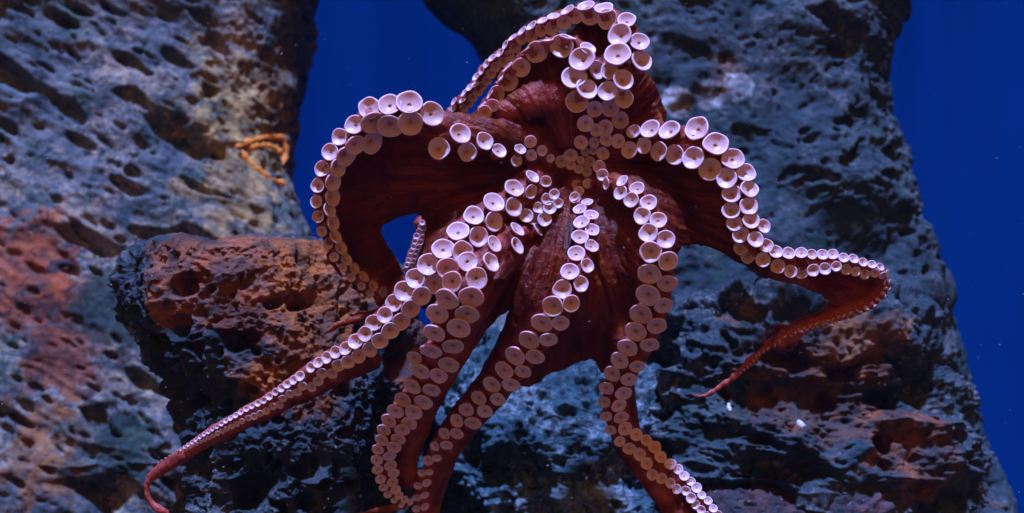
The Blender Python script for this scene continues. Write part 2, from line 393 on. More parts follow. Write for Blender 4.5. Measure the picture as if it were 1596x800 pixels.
# name: rows, depth along the arm, tilt of each row (degrees), tail of the arm beyond the suckers
ARMS['A'] = dict(
    L=z5((676, 38, 28), (604, 83, 36), (525, 138, 40), (446, 190, 39), (385, 250, 41), (327, 320, 41), (268, 381, 41), (218, 435, 39), (174, 485, 37), (133, 532, 33), (99, 578, 31))
      + z7((873, 122, 28), (843, 162, 27), (808, 188, 26), (774, 213, 23), (737, 227, 21), (706, 246, 20), (677, 263, 19), (649, 281, 18), (611, 312, 17), (588, 326, 16), (566, 340, 15), (545, 355, 14), (523, 368, 13), (502, 384, 13),
           (482, 398, 12), (461, 408, 12), (440, 418, 11), (420, 428, 10.5), (400, 440, 10), (382, 451, 10), (364, 461, 9.5), (347, 471, 9), (331, 481, 9), (315, 491, 8.5), (299, 500, 8), (284, 510, 8), (269, 519, 7.5), (254, 529, 7), (240, 538, 7), (226, 547, 7), (212, 556, 6.5), (199, 564, 6), (186, 573, 6), (172, 581, 6), (158, 590, 5.5), (145, 598, 5), (131, 606, 5), (118, 614, 4.5), (105, 622, 4.5)),
    R=z5((670, 98, 27), (602, 158, 35), (525, 214, 38), (465, 273, 39), (403, 333, 42), (343, 397, 41), (293, 457, 38), (243, 504, 37), (201, 554, 35), (163, 604, 34), (121, 640, 33))
      + z7((896, 186, 28), (859, 218, 26), (820, 241, 25), (782, 262, 23), (748, 274, 22), (726, 303, 19), (690, 302, 19), (676, 330, 18), (652, 352, 17), (620, 348, 16), (602, 370, 15), (575, 376, 15), (550, 392, 14), (538, 415, 14), (514, 420, 13),
           (491, 436, 13), (470, 445, 12), (448, 455, 12), (427, 462, 11), (405, 473, 10), (386, 482, 10), (368, 491, 9.5), (350, 500, 9), (334, 508, 9), (318, 516, 8.5), (302, 524, 8), (287, 532, 8), (272, 539, 7.5), (257, 546, 7), (243, 553, 7), (229, 560, 6.5), (215, 567, 6), (202, 574, 6)),
    D=[(0, 3.08), (0.1, 3.0), (0.25, 2.90), (0.45, 2.92), (0.7, 2.99), (1, 3.08)], tilt=(20, 16), k=0.75,
    tail=z7((230, 572, 26), (165, 612, 25), (105, 648, 21), (72, 680, 17), (62, 715, 15), (74, 755, 14), (105, 785, 12), (140, 800, 9)),
    flank=[(585, 560, 14), (520, 588, 14), (466, 616, 12), (418, 644, 11), (372, 663, 11), (328, 684, 11), (301, 699, 10)])
ARMS['B'] = dict(
    L=z5((617, 243, 30), (527, 300, 33), (422, 370, 38), (361, 448, 40), (342, 517, 45), (304, 574, 42), (291, 650, 40), (279, 720, 40))
      + z6((228, 155, 33), (256, 213, 38), (220, 275, 37), (180, 330, 36), (150, 378, 34), (122, 417, 32), (102, 456, 29), (93, 497, 27), (77, 537, 25), (73, 580, 24), (76, 620, 22), (88, 660, 21), (100, 695, 18), (118, 723, 16), (145, 748, 14), (175, 768, 12)),
    R=z5((697, 245, 25), (617, 308, 32), (515, 372, 38), (457, 436, 43), (436, 510, 46), (419, 577, 46), (387, 630, 44), (364, 702, 40))
      + z6((371, 185, 41), (329, 230, 37), (300, 290, 36), (266, 340, 37), (226, 382, 36), (207, 428, 32), (178, 455, 30), (162, 493, 29), (144, 527, 29), (125, 563, 26), (130, 603, 25), (143, 635, 23), (138, 672, 22), (151, 703, 20), (165, 727, 17), (188, 745, 16), (212, 755, 13)),
    D=[(0, 3.08), (0.1, 2.95), (0.2, 2.84), (0.27, 2.81), (0.4, 2.87), (0.65, 3.04), (0.85, 3.15), (1, 3.2)], tilt=(8, 6), k=0.45,
    tail=z6((200, 762, 30), (170, 772, 26), (140, 778, 20), (80, 788, 17), (20, 800, 13), (-40, 815, 8)),
    flank=[(790, 365, 26), (770, 420, 28), (738, 480, 28), (710, 535, 28), (678, 590, 27), (654, 640, 24), (640, 690, 20), (632, 725, 16), (636, 755, 13)])
ARMS['C'] = dict(
    L=z5((838, 122, 20), (858, 165, 25), (865, 215, 30), (860, 272, 30), (846, 337, 33), (820, 408, 34), (791, 478, 36), (753, 545, 41), (711, 610, 40), (661, 676, 40), (606, 738, 39))
      + z6((601, 207, 40), (551, 266, 38), (496, 322, 33), (445, 371, 32), (405, 416, 28), (353, 470, 26), (313, 524, 21), (285, 582, 22), (259, 634, 18), (243, 687, 18), (238, 737, 17), (236, 783, 17), (240, 825, 15)),
    R=z5((888, 137, 22), (904, 187, 27), (908, 245, 27), (906, 308, 27), (889, 385, 27), (864, 457, 30), (826, 534, 33), (784, 610, 33), (737, 675, 33), (685, 742, 35))
      + z6((680, 212, 34), (630, 268, 35), (575, 328, 31), (522, 378, 32), (472, 427, 33), (405, 470, 26), (362, 518, 25), (322, 572, 19), (291, 630, 16), (280, 675, 19), (271, 726, 18), (273, 774, 18), (277, 820, 15)),
    D=[(0, 3.06), (0.1, 2.96), (0.2, 2.89), (0.28, 2.87), (0.42, 2.94), (0.65, 3.09), (0.85, 3.2), (1, 3.25)], tilt=(8, 12), k=0.5, tail=z6((262, 860, 40), (270, 920, 30)),
    flank=[(862, 400, 30), (835, 470, 34), (806, 540, 32), (776, 595, 30), (732, 645, 26), (697, 690, 24), (680, 735, 22), (668, 775, 21), (662, 815, 20), (660, 850, 18)])
ARMS['D'] = dict(
    L=z3((160, 330, 18), (228, 330, 23), (283, 365, 27), (324, 392, 29), (365, 452, 31), (389, 517, 36), (398, 590, 39), (393, 673, 42), (388, 753, 43))
      + z8((331, 112, 38), (313, 172, 36), (284, 228, 34), (257, 272, 31), (231, 318, 28), (211, 368, 25), (204, 416, 21), (211, 466, 20), (226, 513, 19), (258, 552, 18), (291, 577, 20), (326, 597, 20), (351, 628, 20), (370, 667, 18), (402, 680, 18), (433, 697, 17), (455, 717, 16), (487, 723, 16), (505, 748, 17), (521, 771, 15), (540, 790, 15), (560, 810, 14)),
    R=z3((290, 320, 24), (346, 348, 27), (390, 402, 30), (427, 468, 31), (455, 541, 33), (464, 624, 35), (461, 709, 36))
      + z8((410, 82, 32), (386, 152, 32), (361, 218, 30), (318, 293, 26), (290, 338, 28), (271, 386, 27), (255, 428, 26), (263, 470, 26), (276, 508, 24), (315, 528, 21), (350, 548, 19), (379, 571, 21), (399, 605, 20), (433, 630, 19), (460, 648, 17), (481, 671, 17), (504, 690, 15), (524, 712, 17), (542, 738, 14), (564, 757, 14), (582, 784, 14), (600, 805, 13)),
    D=[(0, 3.06), (0.1, 2.97), (0.2, 2.90), (0.26, 2.885), (0.4, 2.97), (0.58, 3.08), (0.7, 3.13), (0.78, 3.12), (1, 3.02)], tilt=(8, 16), k=0.5, tail=z8((620, 850, 32), (660, 900, 24)),
    flank=[(965, 600, 22), (968, 650, 24), (978, 690, 22), (1005, 725, 22), (1035, 765, 24), (1065, 800, 25), (1090, 830, 24)])
ARMS['E'] = dict(
    L=z3((333, 133, 27), (395, 123, 37), (468, 127, 39), (572, 121, 45), (645, 179, 45), (709, 236, 40), (759, 288, 34), (772, 350, 34), (769, 415, 33), (778, 469, 30), (826, 491, 26), (795, 541, 30))
      + z4((398, 136, 28), (436, 160, 27), (488, 167, 25), (539, 165, 24), (582, 171, 21), (625, 172, 22), (666, 171, 21), (710, 185, 20), (750, 189, 20), (788, 203, 18), (824, 212, 17), (858, 222, 16), (885, 248, 14), (894, 284, 11), (892, 315, 10), (878, 342, 10), (856, 362, 10), (835, 382, 10), (805, 397, 10), (778, 407, 10),
           (752, 418, 9), (727, 426, 9), (705, 432, 9), (685, 438, 9), (665, 447, 9), (643, 452, 8), (625, 458, 8), (605, 465, 8), (585, 470, 8), (562, 476, 8), (540, 484, 8), (516, 491, 7), (497, 500, 7), (474, 503, 8), (452, 522, 8), (432, 537, 8), (405, 550, 8), (386, 561, 7), (370, 572, 7), (357, 586, 7), (346, 600, 7), (335, 613, 6), (322, 625, 6), (308, 637, 6), (294, 648, 5)),
    R=z3((275, 170, 27), (316, 203, 30), (372, 187, 30), (428, 209, 34), (488, 222, 36), (558, 233, 42), (622, 277, 42), (685, 309, 38), (704, 367, 35), (702, 431, 33), (715, 480, 30), (738, 524, 30), (740, 573, 27))
      + z4((325, 178, 28), (385, 194, 28), (445, 220, 28), (496, 240, 25), (541, 246, 23), (587, 236, 24), (635, 230, 23), (680, 220, 20), (720, 233, 21), (758, 241, 19), (795, 253, 19), (836, 248, 18), (867, 257, 16), (878, 284, 12), (878, 310, 9), (866, 330, 9), (846, 352, 9), (822, 372, 8), (796, 386, 8), (766, 398, 8),
           (738, 408, 8), (712, 418, 8), (690, 424, 7), (668, 434, 7), (648, 440, 7), (628, 447, 7), (600, 452, 7), (575, 462, 7), (552, 470, 6), (530, 476, 6)),
    D=[(0, 3.12), (0.12, 2.98), (0.35, 2.93), (0.55, 2.92), (0.68, 2.96), (1, 2.99)], tilt=(22, 4), k=0.35, tail=z4((440, 520, 15), (385, 555, 19), (335, 605, 18), (280, 655, 15), (225, 695, 12), (165, 737, 9), (122, 748, 6), (97, 732, 4)))
ARMS['F'] = dict(
    L=z2((758, 250, 20), (685, 255, 26), (635, 222, 30), (551, 195, 36), (452, 128, 42), (373, 87, 44), (305, 95, 38), (235, 107, 38), (183, 165, 34), (132, 208, 30), (98, 260, 29), (71, 318, 27), (55, 377, 24), (51, 432, 21), (57, 484, 20), (70, 535, 18), (91, 580, 17), (113, 625, 16), (142, 662, 15), (172, 695, 15), (208, 725, 14), (238, 750, 13)),
    R=z2((796, 270, 17), (745, 290, 20), (575, 260, 32), (476, 248, 37), (377, 160, 41), (305, 172, 42), (248, 160, 40), (245, 228, 40), (187, 238, 36), (155, 276, 36), (127, 316, 33), (110, 366, 30), (109, 417, 30), (98, 460, 26), (111, 507, 27), (119, 553, 25), (138, 592, 24), (156, 631, 22), (185, 664, 20), (217, 692, 20), (250, 723, 19), (284, 746, 18)),
    D=[(0, 3.12), (0.15, 3.02), (0.3, 2.96), (0.5, 2.97), (0.75, 3.02), (1, 3.12)], tilt=(22, 4), k=0.35, tail=[(598, 468, 13), (612, 478, 12), (600, 487, 10)],
    late=[0, 45])
ARMS['G'] = dict(
    L=z1((948, 435, 43), (948, 355, 46), (1030, 270, 47), (1020, 185, 42), (962, 88, 40), (860, 35, 40), (780, 25, 37), (697, 45, 33), (635, 72, 27), (586, 92, 25), (537, 114, 25), (495, 138, 24), (453, 167, 21), (420, 200, 20), (397, 235, 21), (362, 258, 20), (336, 285, 20), (315, 313, 21), (290, 342, 20), (288, 374, 20), (262, 390, 19), (237, 413, 19), (231, 445, 19), (192, 452, 18), (190, 480, 18), (165, 500, 17)),
    R=z1((877, 405, 43), (885, 315, 38), (922, 240, 55), (930, 155, 52), (875, 85, 45), (800, 72, 40), (733, 70, 34), (683, 100, 32), (630, 128, 29), (580, 138, 27), (537, 163, 26), (493, 175, 24), (465, 213, 24), (438, 250, 23), (410, 277, 23), (378, 300, 22), (358, 330, 22), (340, 360, 21), (318, 385, 21), (300, 410, 21), (276, 437, 20), (262, 462, 19), (238, 485, 18), (205, 520, 18), (240, 520, 17)),
    D=[(0, 3.01), (0.12, 3.01), (0.25, 3.04), (0.5, 3.12), (1, 3.38)], tilt=(18, 12), k=0.35, tail=[], late=[34, 6])
ARMS['H'] = dict(
    L=z1((740, 452, 47), (728, 342, 54), (762, 262, 55), (672, 205, 50), (560, 233, 45), (492, 302, 40), (438, 368, 37), (385, 417, 32), (365, 470, 27), (330, 500, 28), (296, 535, 22)),
    R=z1((785, 395, 48), (835, 312, 42), (790, 215, 36), (700, 165, 36), (610, 180, 34), (520, 215, 32), (430, 300, 30), (400, 350, 26), (352, 420, 24), (318, 470, 22), (280, 515, 18)),
    D=[(0, 3.005), (0.2, 3.015), (0.4, 3.05), (1, 3.20)], tilt=(8, 30), k=0.3, tail=[], late=[0, 45])
ARMS['K'] = dict(   # thin arm end seen through the opening in the web
    L=z2((418, 505, 9), (412, 520, 9), (407, 536, 10), (398, 552, 11), (392, 570, 10), (388, 588, 10), (380, 604, 9), (375, 620, 9), (370, 636, 9), (364, 652, 9), (358, 668, 8)),
    R=z2((426, 520, 9), (424, 538, 9), (420, 556, 10), (412, 572, 10), (406, 590, 10), (400, 606, 9), (395, 622, 9), (388, 638, 9), (382, 652, 9), (376, 664, 8)),
    D=[(0, 3.28), (1, 3.24)], tilt=(25, 10), k=0.6, tail=[])

CENTRE = z9((462, 115, 60), (618, 145, 57), (545, 165, 48), (732, 88, 65), (428, 262, 52), (625, 240, 48), (530, 262, 40), (598, 348, 47), (347, 365, 52), (277, 410, 45), (460, 335, 32), (525, 325, 32), (497, 410, 38), (570, 450, 47),
            (475, 490, 38), (410, 470, 34), (595, 515, 46), (40, 360, 42), (35, 255, 46), (125, 325, 40), (190, 385, 32), (395, 590, 36), (410, 640, 40), (380, 690, 42), (480, 580, 38),
            (220, 665, 40), (165, 705, 45), (250, 735, 38), (185, 770, 50), (95, 770, 42), (155, 565, 42), (350, 440, 36), (425, 400, 30), (455, 420, 28)) \
    + z1((820, 485, 35), (888, 480, 38)) + z5((650, 190, 26), (676, 200, 26), (722, 205, 26))

def resample(pts, n):
    a_ = np.array(pts, float); s = np.r_[0, np.cumsum(np.hypot(*np.diff(a_[:, :2], axis=0).T))]
    t = np.linspace(0, s[-1], n); return np.stack([np.interp(t, s, a_[:, k]) for k in range(a_.shape[1])], 1)

def smooth1(a_, it=2):
    a_ = a_.copy()
    for _ in range(it): a_[1:-1] = (a_[:-2] + 2 * a_[1:-1] + a_[2:]) / 4
    return a_

V, T = [], []                    # raw body pieces, joined into one skin afterwards
def emit(co, tri):
    n = sum(len(x) for x in V); V.append(np.asarray(co, float)); T.append(np.asarray(tri, int) + n)

def tube(path, hratio=0.85, ns=16):
    """path: u, v, half width px, distance of the tube's axis"""
    p3 = Pv(path[:, 0], path[:, 1], path[:, 3]); wm = path[:, 2] * path[:, 3] / F
    n = len(p3); tan = np.gradient(p3, axis=0); tan /= np.linalg.norm(tan, axis=1, keepdims=True) + 1e-9
    view = p3 - np.array([0, 0, CAMZ]); view /= np.linalg.norm(view, axis=1, keepdims=True)
    lat = np.cross(tan, view); lat /= np.linalg.norm(lat, axis=1, keepdims=True) + 1e-9
    up = np.cross(lat, tan)
    an = np.linspace(0, 2 * math.pi, ns, endpoint=False)
    ring = p3[:, None] + wm[:, None, None] * (np.cos(an)[None, :, None] * lat[:, None] + hratio * np.sin(an)[None, :, None] * up[:, None])
    co = np.concatenate([ring.reshape(-1, 3), p3[:1] - tan[:1] * wm[0] * 0.7, p3[-1:] + tan[-1:] * wm[-1] * 0.7])
    tr = []
    for i in range(n - 1):
        for j in range(ns):
            a_, b_, c_, d_ = i * ns + j, i * ns + (j + 1) % ns, (i + 1) * ns + (j + 1) % ns, (i + 1) * ns + j
            tr += [(a_, b_, c_), (a_, c_, d_)]
    e0, e1 = n * ns, n * ns + 1
    for j in range(ns):
        tr.append((e0, (j + 1) % ns, j)); tr.append((e1, (n - 1) * ns + j, (n - 1) * ns + (j + 1) % ns))
    emit(co, tr)

def ellipsoid(c, r, rot=None, n=20):
    co = []; tr = []
    for i in range(n + 1):
        ph = math.pi * i / n
        for j in range(n): th = 2 * math.pi * j / n; co.append((math.sin(ph) * math.cos(th), math.sin(ph) * math.sin(th), math.cos(ph)))
    for i in range(n):
        for j in range(n):
            a_, b_, c_, d_ = i * n + j, i * n + (j + 1) % n, (i + 1) * n + (j + 1) % n, (i + 1) * n + j
            if i > 0: tr.append((a_, b_, c_))
            if i < n - 1: tr.append((a_, c_, d_))
    co = np.array(co) * np.array(r)
    if rot is not None: co = co @ np.array(rot.to_3x3()).T
    emit(co + np.array(c), tr)

def droop(nm, f_):               # past the crest of the lower arms the suckers hang a little
    if nm in 'FGH': return -0.16
    if nm == 'E': return -0.14 * (1 - sstep(0.55, 0.65, f_))
    if nm == 'K': return 0.45
    if nm == 'B': return 0.26 * sstep(0.16, 0.26, f_)
    if nm == 'C': return 0.26 * sstep(0.26, 0.40, f_)
    if nm == 'D': return 0.26 * sstep(0.24, 0.34, f_) * (1 - sstep(0.68, 0.80, f_))
    return 0.0
SUCK = []                       # u, v, r px, distance, outward direction in the picture, tilt in degrees
SAMP = {}                       # arm -> axis samples for the web
for nm, A in ARMS.items():
    n = 90
    L, R = resample(A['L'], n), resample(A['R'], n)
    # the rows differ in length: match every point of the longer row with its nearest on the other one
    longer, other = (L, R) if len(A['L']) >= len(A['R']) else (R, L)
    oi = np.array([np.argmin((other[:, 0] - p[0]) ** 2 + (other[:, 1] - p[1]) ** 2 + 3 * (np.arange(n) - i) ** 2) for i, p in enumerate(longer)])
    mid = smooth1((longer[:, :2] + other[oi, :2]) / 2, 5)
    sep = np.hypot(*(longer[:, :2] - other[oi, :2]).T) / 2
    rad = (longer[:, 2] + other[oi, 2]) / 2
    hw = smooth1(sep * 0.95 + rad * A['k'], 6)
    tt = np.linspace(0, 1, n); df = np.interp(tt, *np.array(A['D']).T)
    ax = df + hw * 0.8 * df / F
    path = np.column_stack([mid, hw, ax])
    tail = np.array([(x, y, r, 0) for x, y, r in A['tail']]).reshape(-1, 4)
    if len(tail):
        keep = np.ones(n, bool)
        if nm in 'AE': keep[:] = True
        tl = tail[:, 2] * (0.5 if nm == 'B' else 0.82)
        dt = ax[-1] + 0.0 * tl
        full = np.vstack([path, np.column_stack([tail[:, 0], tail[:, 1], tl, np.full(len(tl), ax[-1])])])
        if nm in ('A', 'E'):      # the tail starts before the last suckers end: cut the path there
            j = int(np.argmin((mid[:, 0] - tail[0, 0]) ** 2 + (mid[:, 1] - tail[0, 1]) ** 2))
            full = np.vstack([path[:j], np.column_stack([tail[:, 0], tail[:, 1], tl, np.full(len(tl), ax[j])])])
        full = resample(full, 120)
    else: full = path
    full[:, :3] = smooth1(full[:, :3], 2)
    tube(full)
    if 'flank' in A:
        fl = np.array(A['flank'], float); fd = np.array([np.interp(np.argmin((mid[:, 0] - x) ** 2 + (mid[:, 1] - y) ** 2) / (n - 1), *np.array(A['D']).T) for x, y, _ in fl])
        tube(smooth1(resample(np.column_stack([fl, fd + (0.035 if nm == 'A' else 0.055)]), 60), 3), 0.8)
    SAMP[nm] = full
    a3 = Pv(mid[:, 0], mid[:, 1], smooth1(ax, 8)); tg = np.gradient(a3, axis=0); tg = smooth1(tg / np.linalg.norm(tg, axis=1, keepdims=True), 3)
    for row, sgn, ti, late in ((A['L'], 0, A['tilt'][0], A.get('late', [0, 0])[0]), (A['R'], 1, A['tilt'][1], A.get('late', [0, 0])[1])):
        for i, (x, y, r) in enumerate(row):
            q = np.argmin((mid[:, 0] - x) ** 2 + (mid[:, 1] - y) ** 2); f_ = q / (n - 1)
            off = np.array([x, y]) - mid[q]; s = np.hypot(*off) + 1e-6
            sn = min(0.92, s / hw[q])
            D0 = ax[q] - hw[q] * 0.85 * ax[q] / F * math.sqrt(1 - sn * sn)
            extra = late * sstep(0.22, 0.4, f_) + (52 * sstep(0.60, 0.68, f_) if nm == 'E' else 0)
            SUCK.append((x, y, r, D0 - 0.30 * r * ax[q] / F, off / s, ti + extra + random.uniform(-5, 5), tg[q], droop(nm, f_)))
for (x, y, r) in CENTRE:
    off = np.array([x - 893, y - 262]); s = np.hypot(*off) + 1e-6
    SUCK.append((x, y, r, 3.15 - 0.0009 * s, -off / s, 16 + random.uniform(-8, 8), None, 0.0))

# extra arm ends
def hand(pts, hr=0.85): tube(smooth1(resample(np.array(pts, float), 60), 2), hr)
hand([(612, 480, 8, 3.16), (590, 489, 6.5, 3.12), (565, 496, 5.5, 3.08), (540, 501, 4.5, 3.05), (520, 508, 4, 3.03), (508, 518, 2.5, 3.02)])
hand([(600, 484, 5, 3.14), (570, 492, 4, 3.12), (545, 491, 3, 3.1)])
hand([(512, 395, 5, 3.06), (520, 412, 4.5, 3.06), (533, 431, 2.5, 3.05)])
hand([(660, 345, 16, 3.30), (668, 380, 14, 3.31), (655, 430, 12, 3.30)])
# arm flanks and roots that carry no suckers in view
hand([(890, 268, 55, 3.25), (935, 330, 42, 3.14), (960, 400, 38, 3.10), (975, 470, 36, 3.08), (965, 530, 30, 3.07)], 0.6)
hand([(890, 268, 55, 3.25), (885, 330, 34, 3.12), (872, 400, 30, 3.07)], 0.7)
hand([(880, 268, 50, 3.25), (830, 290, 30, 3.10), (780, 330, 26, 3.04)], 0.7)
hand([(890, 250, 50, 3.25), (830, 225, 34, 3.12), (760, 215, 30, 3.06), (700, 205, 28, 3.04), (640, 188, 26, 3.03)], 0.7)
hand([(900, 250, 50, 3.25), (960, 225, 32, 3.12), (1030, 215, 28, 3.05)], 0.7)
hand([(905, 250, 55, 3.25), (925, 190, 42, 3.14), (945, 140, 40, 3.10), (955, 100, 34, 3.07)], 0.8)
hand([(893, 218, 36, 3.14), (872, 152, 32, 3.085), (830, 156, 27, 3.075), (785, 176, 19, 3.09), (738, 191, 12, 3.12)], 0.7)       # salmon fold of skin
hand([(980, 120, 24, 3.14), (1000, 150, 26, 3.18), (1015, 180, 22, 3.2), (1000, 205, 24, 3.2)], 1.0)    # side of the head
# head and mantle, hanging away behind the arms
ellipsoid(P(900, 262, 3.26), (0.135, 0.13, 0.14))
ellipsoid(P(925, 205, 3.30), (0.13, 0.14, 0.13))
ellipsoid(P(905, 285, 3.46), (0.15, 0.22, 0.16), Matrix.Rotation(math.radians(-14), 4, 'X'))

# webs of skin between the arms
def web(poly, arms, bulge, thick=0.011, reach=45.0, step=9.0, add=0.02):
    pl = np.array(poly, float); pts = []
    for a_, b_ in zip(pl, np.roll(pl, -1, 0)):
        k = max(1, int(np.hypot(*(b_ - a_)) / step))
        for i in range(k): pts.append(a_ + (b_ - a_) * i / k)
    nb = len(pts); bd = np.array(pts)
    gx, gy = np.meshgrid(np.arange(pl[:, 0].min(), pl[:, 0].max(), step), np.arange(pl[:, 1].min(), pl[:, 1].max(), step))
    g = np.stack([gx.ravel(), gy.ravel()], 1)
    ins = np.zeros(len(g), bool)
    for a_, b_ in zip(pl, np.roll(pl, -1, 0)):
        c_ = ((a_[1] > g[:, 1]) != (b_[1] > g[:, 1])); xx = (b_[0] - a_[0]) * (g[:, 1] - a_[1]) / (b_[1] - a_[1] + 1e-12) + a_[0]
        ins ^= c_ & (g[:, 0] < xx)
    g = g[ins]; g = g[np.sqrt(((g[:, None] - bd[None]) ** 2).sum(-1)).min(1) > step * 0.6]
    allp = [Vector(x) for x in np.vstack([bd, g])]
    vo, eo, fo, *_ = delaunay_2d_cdt(allp, [(i, (i + 1) % nb) for i in range(nb)], [list(range(nb))], 1, 1e-4)
    uv = np.array([tuple(x) for x in vo]); tri = np.array([f for f in fo if len(f) == 3])
    S = np.vstack([SAMP[k] for k in arms])
    dd = ((uv[:, None] - S[None, :, :2]) ** 2).sum(-1) + 60.0
    wt = dd ** -1.6; d = (wt * S[None, :, 3]).sum(1) / wt.sum(1)
    near = np.sqrt(dd.min(1)); d = d + add + bulge * (1 - np.exp(-np.clip(near - 14, 0, None) / reach))
    f = Pv(uv[:, 0], uv[:, 1], d - thick / 2); b = Pv(uv[:, 0], uv[:, 1], d + thick / 2)
    # orient, then close with a rim
    o = (uv[tri[:, 1], 0] - uv[tri[:, 0], 0]) * (uv[tri[:, 2], 1] - uv[tri[:, 0], 1]) - (uv[tri[:, 1], 1] - uv[tri[:, 0], 1]) * (uv[tri[:, 2], 0] - uv[tri[:, 0], 0])
    tri[o < 0] = tri[o < 0][:, ::-1]
    m_ = len(uv); ed = {}
    for t in tri:
        for a_, b_ in ((t[0], t[1]), (t[1], t[2]), (t[2], t[0])): ed[(a_, b_)] = 1
    rim = []
    for (a_, b_) in ed:
        if (b_, a_) not in ed: rim += [(b_, a_, a_ + m_), (b_, a_ + m_, b_ + m_)]
    emit(np.vstack([f, b]), np.vstack([tri, tri[:, ::-1] + m_, np.array(rim)]))

web([(875, 262), (815, 238), (760, 228), (700, 222), (640, 200), (585, 196), (552, 215), (535, 240), (522, 275), (517, 315), (520, 360), (535, 400), (556, 428), (585, 452), (612, 462), (634, 440),
     (622, 414), (606, 388), (594, 366), (596, 350), (610, 341), (632, 335), (650, 334), (660, 342), (664, 356), (662, 385), (650, 420), (668, 425), (720, 370), (770, 320), (830, 285)], 'FA', 0.10, reach=50)
web([(860, 275), (800, 300), (740, 345), (690, 400), (655, 450), (650, 480), (680, 475), (690, 500), (712, 490), (735, 420), (770, 380), (830, 320)], 'AB', 0.04)
web([(880, 290), (830, 318), (780, 365), (745, 420), (732, 480), (722, 540), (726, 556), (742, 538), (757, 514), (775, 496), (795, 484), (813, 481), (808, 500), (790, 535), (800, 545), (850, 470), (890, 380), (905, 320)], 'BC', 0.07)
web([(900, 285), (905, 350), (880, 430), (845, 500), (810, 560), (800, 600), (826, 604), (846, 592), (858, 580), (872, 576), (888, 571), (902, 563), (918, 560), (928, 563), (936, 580), (955, 585), (985, 540), (1010, 480),
     (1020, 420), (1005, 350), (970, 300), (935, 275)], 'CD', 0.06)
web([(920, 262), (965, 290), (1010, 340), (1030, 400), (1048, 418), (1052, 398), (1062, 384), (1080, 379), (1100, 381), (1125, 392), (1150, 406), (1172, 422), (1195, 434), (1220, 420), (1180, 385), (1160, 340), (1140, 290),
     (1090, 245), (1030, 230), (960, 240)], 'DE', 0.09)
web([(1170, 395), (1180, 425), (1210, 437), (1250, 446), (1282, 458), (1294, 470), (1288, 480), (1262, 490), (1240, 500), (1214, 518), (1190, 535), (1225, 530), (1275, 510), (1320, 495), (1365, 470), (1384, 440), (1380, 425), (1340, 415), (1260, 410), (1210, 400)], 'E', 0.05, reach=30, add=0.012)
web([(905, 250), (885, 190), (870, 130), (845, 125), (800, 140), (770, 165), (745, 185), (720, 195), (690, 195), (690, 215), (760, 225), (840, 240)], 'HF', 0.03, add=0.05)
web([(900, 75), (880, 62), (905, 30), (940, 22), (970, 40), (985, 80), (975, 130), (935, 110)], 'GH', 0.05, add=0.03)
web([(735, 190), (770, 150), (810, 110), (850, 80), (895, 80), (900, 130), (850, 150), (790, 180)], 'H', 0.03, add=0.02)
web([(970, 100), (1000, 115), (1005, 140), (1030, 178), (1034, 188), (1020, 205), (975, 215), (940, 160)], 'GE', 0.05, add=0.05)

def make_skin():
    me = mesh_np('raw_skin', np.concatenate(V), np.concatenate(T))
    o = bpy.data.objects.new('raw_skin', me); COL.objects.link(o)
    md = o.modifiers.new('r', 'REMESH'); md.mode = 'VOXEL'; md.voxel_size = 0.0036; md.use_smooth_shade = True
    dg = bpy.context.evaluated_depsgraph_get(); ev = o.evaluated_get(dg)
    m2 = bpy.data.meshes.new_from_object(ev); bpy.data.objects.remove(o); bpy.data.meshes.remove(me)
    nv = len(m2.vertices); co = np.empty(nv * 3, np.float32); m2.vertices.foreach_get('co', co); co = co.reshape(-1, 3).astype(float)
    ne = len(m2.edges); ed = np.empty(ne * 2, np.int32); m2.edges.foreach_get('vertices', ed); ed = ed.reshape(-1, 2)
    deg = np.bincount(ed.ravel(), minlength=nv)[:, None].clip(1)
    def lap(x):
        acc = np.stack([np.bincount(ed[:, 0], x[ed[:, 1], k], nv) + np.bincount(ed[:, 1], x[ed[:, 0], k], nv) for k in range(3)], 1)
        return acc / deg - x
    for _ in range(8):
        co = co + 0.5 * lap(co); co = co - 0.46 * lap(co)
    m2.vertices.foreach_set('co', co.astype(np.float32).ravel()); m2.update()
    nn = np.empty(nv * 3, np.float32); m2.vertices.foreach_get('normal', nn); nn = nn.reshape(-1, 3)
    # folds that radiate from the mouth, and fine wrinkles
    mo = P(893, 262, 3.1); r = co - mo; an = np.arctan2(r[:, 2], r[:, 0]); rr = np.hypot(r[:, 0], r[:, 2])
    q = np.stack([np.cos(an) * 17, np.sin(an) * 17, rr * 4], 1)
    wv = ridged(q + 0.5 * np.stack([vnoise(co * 14, 3)] * 3, 1), 3, 61)
    d = 0.0034 * wv * sstep(0.08, 0.25, rr) + 0.0014 * fbm(co * 80, 3, 63) + 0.0018 * fbm(co * 20, 2, 65)
    hd = sstep(3.12, 3.22, co[:, 1]) * (co[:, 2] > mo[2] - 0.1)
    d += hd * 0.004 * fbm(co * 55, 3, 67)
    co = co + nn * d[:, None]
    m2.vertices.foreach_set('co', co.astype(np.float32).ravel()); m2.update()
    m2.polygons.foreach_set('use_smooth', np.full(len(m2.polygons), True))
    return m2, co

